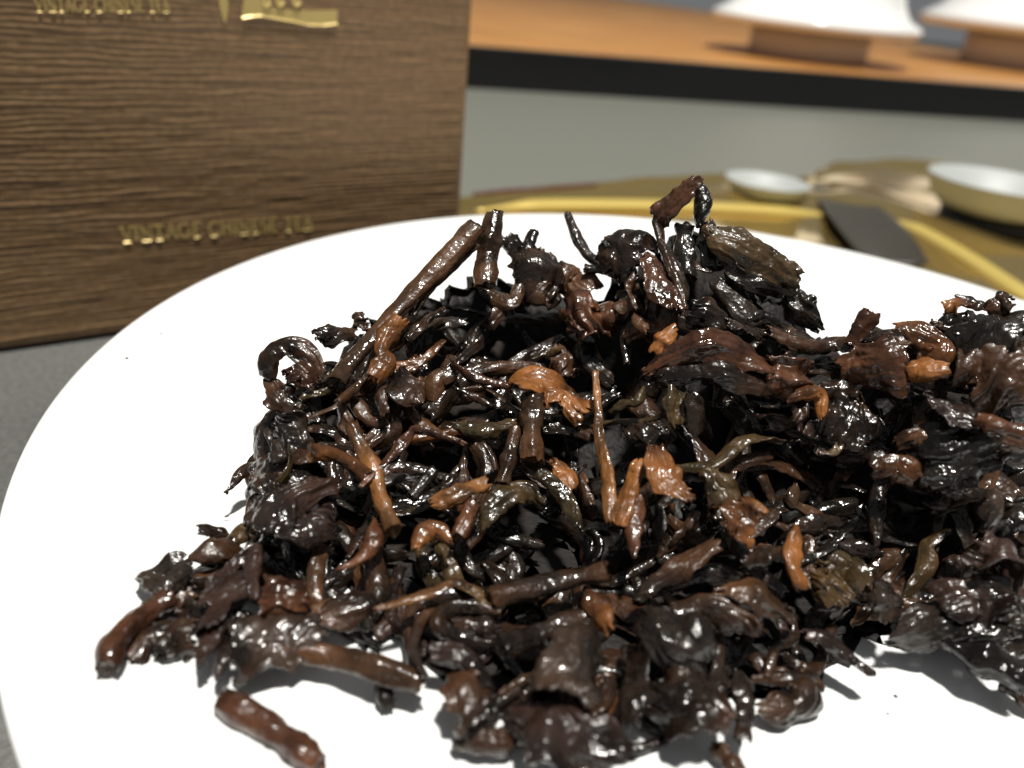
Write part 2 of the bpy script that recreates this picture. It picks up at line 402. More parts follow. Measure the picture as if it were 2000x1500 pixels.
tag(box, "dark brown ridged paper tea box with gold lettering behind the plate", "box")

M_FOIL = simple("gold_foil", (0.64, 0.48, 0.18), 0.30, 0.28)
def stroke(pts, ws):
    """polyline with per-point widths -> quads (2D)"""
    Q = []
    for (a, b, w0, w1) in zip(pts[:-1], pts[1:], ws[:-1], ws[1:]):
        a, b = np.array(a, float), np.array(b, float); t_ = norm(b - a); n_ = np.array([-t_[1], t_[0]])
        Q.append([a - n_ * w0 / 2, b - n_ * w1 / 2, b + n_ * w1 / 2, a + n_ * w0 / 2])
    return Q
def serif(x, y, w_): return [[np.array((x - w_ / 2, y - .03)), np.array((x + w_ / 2, y - .03)), np.array((x + w_ / 2, y + .03)), np.array((x - w_ / 2, y + .03))]]
def arc(cx, cy, rx, ry, a0, a1, n=14, thin=.08, thick=.16):
    A_ = np.radians(np.linspace(a0, a1, n)); P_ = [(cx + rx * math.cos(a), cy + ry * math.sin(a)) for a in A_]
    return stroke(P_, [thin + (thick - thin) * abs(math.cos(a)) for a in A_])
TK, TN = .165, .085
def glyph(ch):
    if ch == 'V': return stroke([(.04, .97), (.36, .0)], [TK, TK * .8]) + stroke([(.36, .0), (.66, .97)], [TN, TN]) + serif(.06, .97, .26) + serif(.65, .97, .22), .70
    if ch == 'I': return stroke([(.16, 0), (.16, 1)], [TK, TK]) + serif(.16, .03, .30) + serif(.16, .97, .30), .32
    if ch == 'N': return stroke([(.12, 0), (.12, 1)], [TN, TN]) + stroke([(.10, .97), (.66, .02)], [TK, TK]) + stroke([(.68, 0), (.68, 1)], [TN, TN]) + serif(.12, .03, .24) + serif(.06, .97, .2) + serif(.68, .97, .24), .80
    if ch == 'T': return stroke([(.34, 0), (.34, .97)], [TK, TK]) + stroke([(.03, .96), (.65, .96)], [TN, TN]) + stroke([(.04, .97), (.04, .78)], [.05, .03]) + stroke([(.64, .97), (.64, .78)], [.05, .03]) + serif(.34, .03, .30), .68
    if ch == 'A': return stroke([(.36, 1), (.10, .0)], [TN, TN]) + stroke([(.34, 1), (.64, .0)], [TK * .8, TK]) + stroke([(.18, .36), (.53, .36)], [TN, TN]) + serif(.09, .03, .24) + serif(.64, .03, .28), .74
    if ch == 'G': return arc(.42, .5, .36, .49, 48, 318) + stroke([(.70, .08), (.70, .44)], [TK, TK]) + serif(.68, .44, .30) + stroke([(.68, .97), (.68, .76)], [.05, .03]), .84
    if ch == 'C': return arc(.42, .5, .36, .49, 48, 315) + stroke([(.68, .97), (.68, .74)], [.05, .03]), .76
    if ch == 'H': return stroke([(.14, 0), (.14, 1)], [TK, TK]) + stroke([(.64, 0), (.64, 1)], [TK, TK]) + stroke([(.14, .52), (.64, .52)], [TN, TN]) + serif(.14, .03, .28) + serif(.14, .97, .28) + serif(.64, .03, .28) + serif(.64, .97, .28), .80
    if ch == 'E': return stroke([(.16, 0), (.16, 1)], [TK, TK]) + stroke([(.1, .97), (.56, .97)], [TN, TN]) + stroke([(.16, .52), (.46, .52)], [TN, TN]) + stroke([(.1, .03), (.58, .03)], [TN, TN]) + stroke([(.55, .98), (.55, .8)], [.05, .03]) + stroke([(.57, .02), (.58, .22)], [.05, .03]) + serif(.12, .97, .22), .62
    if ch == 'S': return arc(.28, .75, .20, .23, 40, 215, 10) + stroke([(.12, .64), (.44, .38)], [TK, TK]) + arc(.27, .25, .21, .24, 35, -150, 10) + stroke([(.46, .96), (.46, .8)], [.05, .03]) + stroke([(.06, .05), (.06, .24)], [.05, .03]), .54
    return [], .34
def foil(name, quads2d, parent, xf, ledge=True):
    """raised gold foil: quads in letter space mapped by xf -> (x,z) on the box front; a sloping lower lip like a pressed edge"""
    V, F = [], []
    k = 0
    for Q in quads2d:
        d = 0.35 + 0.004 * (k % 5); k += 1
        P2 = [xf(*p) for p in Q]; s = len(V)
        V += [bpt(x, z, d) for x, z in P2] + [bpt(x, z, -0.05) for x, z in P2]
        F += [(s, s + 1, s + 2, s + 3)] + [(s + i, s + 4 + i, s + 4 + (i + 1) % 4, s + (i + 1) % 4) for i in range(4)]
    return mesh_obj(name, V, F, M_FOIL, parent, smooth=False)
def lip(parent, pts, h, d0, d1, name="pressed_edge"):
    V, F = [], []
    for (x, z) in pts: V += [bpt(x, z, d0), bpt(x, z - h, d1), bpt(x, z - h, -0.05)]
    for i in range(len(pts) - 1):
        a = i * 3; F += [(a, a + 1, a + 4, a + 3), (a + 1, a + 2, a + 5, a + 4)]
    return mesh_obj(name, V, F, M_FOIL, parent, smooth=False)
def lettering(text, p0, p1, capx):
    x0, z0 = on_box(*p0); x1, z1 = on_box(*p1); xt, zt = on_box(p0[0], p0[1] - capx); hgt = zt - z0
    adv = [glyph(c)[1] + .07 for c in text]; tot = sum(adv)
    L_ = math.hypot(x1 - x0, z1 - z0); sx = L_ / tot; ang = math.atan2(z1 - z0, x1 - x0)
    root = bpy.data.objects.new("lettering", None); COL.objects.link(root); root.parent = box
    o_ = bpt(x0, z0); root.location = (o_ - np.array(box["_o"])) * MM; root["_o"] = [float(a) for a in o_]
    c = 0
    for ch, a in zip(text, adv):
        g, _ = glyph(ch)
        if g:
            def xf(u, v, c=c): return x0 + ((c + u) * sx) * math.cos(ang), z0 + ((c + u) * sx) * math.sin(ang) + v * hgt
            foil("letter", g, root, xf)
            if (ord(ch) + int(c * 7)) % 3: lip(root, [xf(.10, 0), xf(a - .26, 0)], 0.10, 0.36, 0.48)
        c += a
    return root
lettering("VINTAGE CHINESE TEA", (238, 472), (612, 447), 29)
lettering("VINTAGE CHINESE TEA", (70, 22), (333, 23), 27)
# brush-written character, only its lower strokes are in the picture
def brush(poly_top, poly_bot, lipd=True):
    xs = [on_box(*p) for p in poly_top]; ys = [on_box(*p) for p in poly_bot]
    V, F = [], []
    for a, b in zip(xs, ys): V += [bpt(*a, .33), bpt(*b, .33), bpt(*a, -.05), bpt(*b, -.05)]
    for i in range(len(xs) - 1):
        a = i * 4; F += [(a, a + 1, a + 5, a + 4), (a, a + 4, a + 6, a + 2), (a + 1, a + 3, a + 7, a + 5)]
    n_ = len(V); F += [(0, 2, 3, 1), (n_ - 4, n_ - 3, n_ - 1, n_ - 2)]
    o = mesh_obj("brush_stroke", V, F, M_FOIL, box, smooth=False)
    if lipd: lip(o_parent(o), ys, 0.36, .33, .62)
    return o
def o_parent(o):
    o["_o"] = [float(a) / MM for a in (np.array(box["_o"]) * MM + np.array(o.location))]; return o
brush([(420, -60), (424, -20), (428, 10), (434, 34)], [(447, -60), (445, -10), (444, 20), (440, 48)], False)
brush([(472, 22), (478, -14), (500, -10), (520, 12), (560, 18), (600, 20), (640, 20), (658, 19)], [(472, 32), (490, 29), (510, 28), (540, 34), (570, 39), (600, 46), (630, 47), (657, 44)])
for x in (519, 545, 577): brush([(x - 8, -14), (x, -16), (x + 9, -14)], [(x - 8, 2), (x, 10), (x + 9, 3)])
brush([(470, -60), (480, -62), (490, -60)], [(474, -14), (486, -14), (498, -10)], False)

# ------------------------------------------------------------------ the heap of tea leaves
def interp(tab, x): return np.interp(x, [a for a, b in tab], [b for a, b in tab])
TOP = [(180, 1310), (300, 1190), (400, 1090), (470, 985), (530, 760), (620, 690), (750, 630), (850, 580), (930, 540), (1000, 540), (1100, 580), (1200, 550), (1280, 500), (1340, 455), (1400, 470), (1500, 550), (1560, 600), (1620, 670), (1700, 690), (1800, 670), (1900, 640), (2000, 630), (2300, 660)]
BOT = [(180, 1325), (300, 1290), (400, 1320), (460, 1290), (650, 1270), (800, 1330), (900, 1440), (1050, 1490), (1200, 1500), (1400, 1450), (1480, 1400), (1590, 1340), (1700, 1290), (1740, 1240), (1900, 1290), (2000, 1350), (2300, 1420)]
YT = [(180, 47), (400, 55), (520, 71), (700, 83), (950, 91), (1340, 90), (1550, 86), (1620, 84), (1700, 80), (2000, 77), (2300, 75)]
def surf(px, py, lift=0.0):
    T_, B_ = interp(TOP, px), interp(BOT, px)
    yb = at_z(px, B_, FLOOR + 1.2)[1]; yt = interp(YT, px)
    s = (B_ - py) / (B_ - T_)
    y = yb + (yt - yb) * np.clip(s, -0.6, 1.25)
    p = at_y(px, py, y)
    pf = at_z(px, py, FLOOR + 1.0)
    if p[2] < FLOOR + 1.0 or s < 0: p = pf if pf[1] > 0 else p
    d = norm(ray(px, py)); return p - d * lift

VIEWUP = norm(np.array([0.0, -0.45, 0.9]))
def frames(C, twist):
    T = norm(np.gradient(C, axis=0)); N = VIEWUP - (T @ VIEWUP)[:, None] * T
    bad = np.linalg.norm(N, axis=1) < 0.25
    N = norm(N + bad[:, None] * np.array([0.3, 0, 0])); N = norm(N - (N * T).sum(1)[:, None] * T); B = np.cross(T, N)
    c, s = np.cos(twist)[:, None], np.sin(twist)[:, None]
    return T, c * N + s * B, -s * N + c * B

def build_stem(C, wd, rng, seed, nv=22):
    nu = len(C); T, N, B = frames(C, np.linspace(0, rng.uniform(-.6, .6), nu)); u = np.linspace(0, 1, nu)
    a = np.linspace(0, 2 * math.pi, nv, endpoint=False)
    R = wd / 2 * (1 + 0.20 * noise(np.stack([u * 5, u * 0, u * 0 + seed], -1), 5) + 0.12 * np.exp(-((u - rng.uniform(.2, .8)) / .04) ** 2) * (rng.random() < .6))
    U, A_ = np.meshgrid(u, a, indexing='ij')
    L = np.linalg.norm(np.diff(C, axis=0), axis=1).sum()
    q = np.stack([U * L * .35, np.cos(A_) * 1.6, np.sin(A_) * 1.6 + seed * 3.1], -1)
    rr = R[:, None] * (1 + .16 * fbm(q, seed, 2) + .15 * ridged(np.stack([U * L * .10, np.cos(A_ + U * 1.3) * 2.6, np.sin(A_ + U * 1.3) * 2.6 + seed], -1), seed + 4, 2))
    cut = 0.10 * wd * noise(np.stack([np.cos(A_) * 2, np.sin(A_) * 2, A_ * 0 + seed], -1), seed + 8)
    V = C[:, None] + (rr * np.cos(A_))[..., None] * B[:, None] + (rr * np.sin(A_) * rng.uniform(.6, .95))[..., None] * N[:, None]
    V[0] += T[0] * cut[0][:, None] * 2; V[-1] += T[-1] * cut[-1][:, None] * 2
    V = V.reshape(-1, 3); F = grid_faces(nu, nv, wrap=True)
    uv = np.stack([(U * L * MM).ravel(), (A_ * wd / 2 * MM).ravel()], -1)
    # hollow, ragged cut ends: inner ring and a sunk centre
    for e, r0 in ((0, 0), (nu - 1, (nu - 1) * nv)):
        ring = V[r0:r0 + nv]; cc = C[e]; dirn = T[e] * (1 if e == 0 else -1)
        inner = cc + (ring - cc) * 0.72 - dirn * wd * .03; mid = cc + (ring - cc) * .35 + dirn * wd * .14
        s = len(V); V = np.vstack([V, inner, mid, (cc + dirn * wd * .16)[None]]); uv = np.vstack([uv, np.repeat(uv[r0:r0 + 1], 2 * nv + 1, 0) + np.random.RandomState(seed).rand(2 * nv + 1, 2) * .002])
        for j in range(nv):
            k = (j + 1) % nv
            f1, f2, f3 = (r0 + j, r0 + k, s + k, s + j), (s + j, s + k, s + nv + k, s + nv + j), (s + nv + j, s + nv + k, s + 2 * nv)
            F += [f[::-1] for f in (f1, f2, f3)] if e else [f1, f2, f3]
    return V, F, uv

def build_leaf(C, wd, rng, seed, curl, crump, nv=26, taper=.5, blunt=False):
    nu = len(C); u = np.linspace(0, 1, nu); v = np.linspace(-1, 1, nv)
    U, W = np.meshgrid(u, v, indexing='ij')
    L = np.linalg.norm(np.diff(C, axis=0), axis=1).sum()
    tws = 2.4 if curl > 2.3 else 1.2
    tw = rng.uniform(-tws, tws) * (u - .5) + rng.uniform(-.5, .5) + .5 * noise(np.stack([u * 3, u * 0, u * 0 + seed], -1), 3)
    T, N, B = frames(C, tw)
    e0_, e1_ = rng.uniform(.15, taper * 1.7), rng.uniform(.15, taper * 1.7)
    prof = 1 - np.where(u < .5, e0_, e1_) * np.abs(2 * u - 1) ** rng.uniform(1.8, 3.5)
    prof = prof * (1 + .30 * noise(np.stack([u * 4, u * 0 + 2, u * 0 + seed], -1), 6))
    ph = curl * (1 + .30 * noise(np.stack([u * 2.5, u * 0 + 7, u * 0 + seed], -1), 9))
    if curl < math.pi: R = wd / 2 / np.sin(np.clip(ph, .3, math.pi) / 2)
    else: R = np.full(nu, wd / 2)
    R = R * prof
    edge = 1 + .16 * noise(np.stack([U * L * .22, np.sign(W) * 3, U * 0 + seed], -1), 11) + .13 * noise(np.stack([U * L * .8, np.sign(W) * 3, U * 0 + seed], -1), 12) + .07 * noise(np.stack([U * L * 2.2, np.sign(W) * 3, U * 0 + seed], -1), 13)
    a = W * edge * ph[:, None] / 2
    off = rng.uniform(-.7, .7) if curl >= math.pi else 0
    flat = rng.uniform(.5, .85) if curl >= 2.3 else 1.0
    spiral = 1 - .22 * np.clip((W + 1) / 2, 0, 1) * (curl > 3.3)
    hc = np.cos(np.clip(ph, 0, math.pi) / 2)[:, None] if curl < math.pi else 0.0
    ca, sa = np.cos(a + off), np.sin(a + off)
    S = C[:, None] + (R[:, None] * spiral * sa)[..., None] * B[:, None] + (R[:, None] * (spiral * ca - hc) * flat)[..., None] * N[:, None]
    # ragged ends
    rag = .13 * wd * noise(np.stack([W * 4, U * 0, U * 0 + seed], -1), 15) + .035 * wd * noise(np.stack([W * 11, U * 0, U * 0 + seed], -1), 16)
    endw = np.clip(1 - U / .12, 0, 1) - np.clip((U - .88) / .12, 0, 1)
    S = S + T[:, None] * (rag * endw)[..., None]
    # folds and wrinkles along the normal of the sheet
    du, dv = np.gradient(S, axis=0), np.gradient(S, axis=1); Nn = norm(np.cross(dv, du))
    sw = W * ph[:, None] / 2 * R[:, None]
    q = np.stack([U * L * .22, sw * .55, U * 0 + seed * 1.7], -1)
    qw = q + .5 * np.stack([noise(q * .9, seed + 31), noise(q * .9 + 5, seed + 32), U * 0], -1)
    disp = crump * wd * (.55 * fbm(q * .55, seed, 2) + .55 * ridged(qw * np.array([.55, 1.05, 1]) + np.array([0, .35, 0]) * qw[..., :1], seed + 2, 2)) * .55
    disp = disp + .30 * crump / .3 * wd * .5 * np.abs(W) ** 2.5 * noise(np.stack([U * L * .42, np.sign(W) * 2.5, U * 0 + seed], -1), seed + 41)
    disp = disp + .022 * wd * ridged(np.stack([U * L * .10, sw * 1.9, U * 0 + seed], -1), seed + 5, 2)      # pleats
    disp = disp + .10 * fbm(np.stack([U * L * 1.1, sw * 1.1, U * 0 + seed], -1), seed + 9, 2)                 # blisters
    S = S + Nn * disp[..., None]
    du, dv = np.gradient(S, axis=0), np.gradient(S, axis=1); Nn = norm(np.cross(dv, du))
    th = 0.20 + .08 * noise(np.stack([U * 5, W * 3, U * 0 + seed], -1), 18)
    S2 = S - Nn * th[..., None]
    n = nu * nv; V = np.vstack([S.reshape(-1, 3), S2.reshape(-1, 3)])
    F = grid_faces(nu, nv, flip=True) + grid_faces(nu, nv, n)
    for i in range(nu - 1):
        F += [(i * nv, n + i * nv, n + (i + 1) * nv, (i + 1) * nv), ((i + 1) * nv + nv - 1, n + (i + 1) * nv + nv - 1, n + i * nv + nv - 1, i * nv + nv - 1)]
    for j in range(nv - 1):
        F += [(j + 1, n + j + 1, n + j, j), ((nu - 1) * nv + j, n + (nu - 1) * nv + j, n + (nu - 1) * nv + j + 1, (nu - 1) * nv + j + 1)]
    uv1 = np.stack([(U * L * MM).ravel(), (sw * MM).ravel()], -1)
    return V, F, np.vstack([uv1, uv1 + .01])

def build_wad(C, wd, rng, seed, nv=44):
    nu = 30; C = spline([C[0], C[len(C) // 2], C[-1]], nu) if len(C) != nu else C
    T, N, B = frames(C, np.zeros(nu)); u = np.linspace(0, 1, nu); a = np.linspace(0, 2 * math.pi, nv, endpoint=False)
    L = max(np.linalg.norm(C[-1] - C[0]), .1)
    R = wd / 2 * np.sqrt(np.clip(1 - (2 * u - 1) ** 4, .0004, 1))
    U, A_ = np.meshgrid(u, a, indexing='ij')
    X_ = C[:, None] + (R[:, None] * np.cos(A_))[..., None] * B[:, None] + (R[:, None] * np.sin(A_) * .85)[..., None] * N[:, None]
    q = X_ / wd
    d = wd * (.16 * fbm(q * 1.6 + seed, seed, 2) + .15 * ridged(q * 2.2 + seed, seed + 3, 3) + .03 * fbm(q * 9, seed, 2)) * (R / (wd / 2))[:, None]
    dirn = norm(X_ - C[:, None] + 1e-9)
    V = (X_ + dirn * d[..., None]).reshape(-1, 3)
    F = grid_faces(nu, nv, wrap=True) + [tuple(range(nv - 1, -1, -1)), tuple(range((nu - 1) * nv, nu * nv))]
    return V, F, np.stack([(U * L * MM).ravel(), (A_ * wd / 2 * MM).ravel()], -1)

NAMES = {'S': ("tea_twig", "tea twig"), 'L': ("rolled_tea_leaf", "tea leaf"), 'T': ("tea_leaf_strand", "leaf strand"), 'F': ("tea_leaf", "tea leaf"), 'K': ("tea_leaf_wad", "tea leaf")}
def piece(kind, colour, wpx, lift, pts, label, group, seed, res=1.0, curl=None, crump=None):
    rng = random.Random(seed)
    P = [surf(x, y, lift + (rng.uniform(-.3, .3))) for x, y in [p[:2] for p in pts]]
    P = np.array(P) + np.array([(norm(ray(p[0], p[1])) * -p[2] if len(p) > 2 else np.zeros(3)) for p in pts])
    mpp = np.mean([np.linalg.norm(p - EYE) for p in P]) / FPX; wd = wpx * mpp * {'S': 1.05, 'L': 1.1, 'F': 1.15, 'K': 1.1}[kind]
    L = np.linalg.norm(np.diff(P, axis=0), axis=1).sum()
    if kind == 'S':
        C = spline(P, int((30 + L * 1.0) * res)); C = C + (fbm(np.stack([np.linspace(0, L * .25, len(C)), np.zeros(len(C)), np.full(len(C), seed)], -1), 1, 2)[:, None]) * VIEWUP * .12
        V, F, uv = build_stem(C, wd, rng, seed, int(22 * res))
    elif kind == 'K':
        
        P0, P1 = P[0] + (P[0] - P[-1]) * .12, P[-1] + (P[-1] - P[0]) * .12
        V, F, uv = build_leaf(spline([P0, *P[1:-1], P1], int(46 * res)), wd, rng, seed, rng.uniform(2.4, 3.0), .62, int(40 * res), .45)
    else:
        C = spline(P, int(np.clip(36 + L * 1.6, 36, 84) * res))
        wob = fbm(np.stack([np.linspace(0, L * .18, len(C)), np.zeros(len(C)), np.full(len(C), seed + .5)], -1), 2, 2)
        C = C + wob[:, None] * VIEWUP * .10 * wd
        if kind == 'L': V, F, uv = build_leaf(C, wd, rng, seed, curl or rng.uniform(2.5, 4.4), crump or .19, int(30 * res), .45)
        else: V, F, uv = build_leaf(C, wd, rng, seed, curl or rng.uniform(1.2, 2.6), crump or .27, int(34 * res), .55)
    V = np.asarray(V)
    # nothing sinks through the plate
    rr = np.hypot(V[:, 0] - PC[0], V[:, 1] - PC[1]) / PR
    zf = FLOOR + np.where(rr > .66, (0 - FLOOR) * np.clip((rr - .66) / .325, 0, 1.2) ** 1.8, 0) + .05
    sink = (zf - V[:, 2]).max()
    if sink > .3: V[:, 2] += .7 * (sink - .3)
    if sink > 0: V[:, 2] = np.where(V[:, 2] < zf + .4, np.maximum(V[:, 2], zf + .12 * np.clip((V[:, 2] - zf), -2, 2) ** 2 * .1), V[:, 2])
    key = 'T' if seed >= 2000 else kind
    o = mesh_obj(NAMES[key][0], V, F, LM[colour], uv=uv)
    tag(o, label, NAMES[key][1], group)
    return o

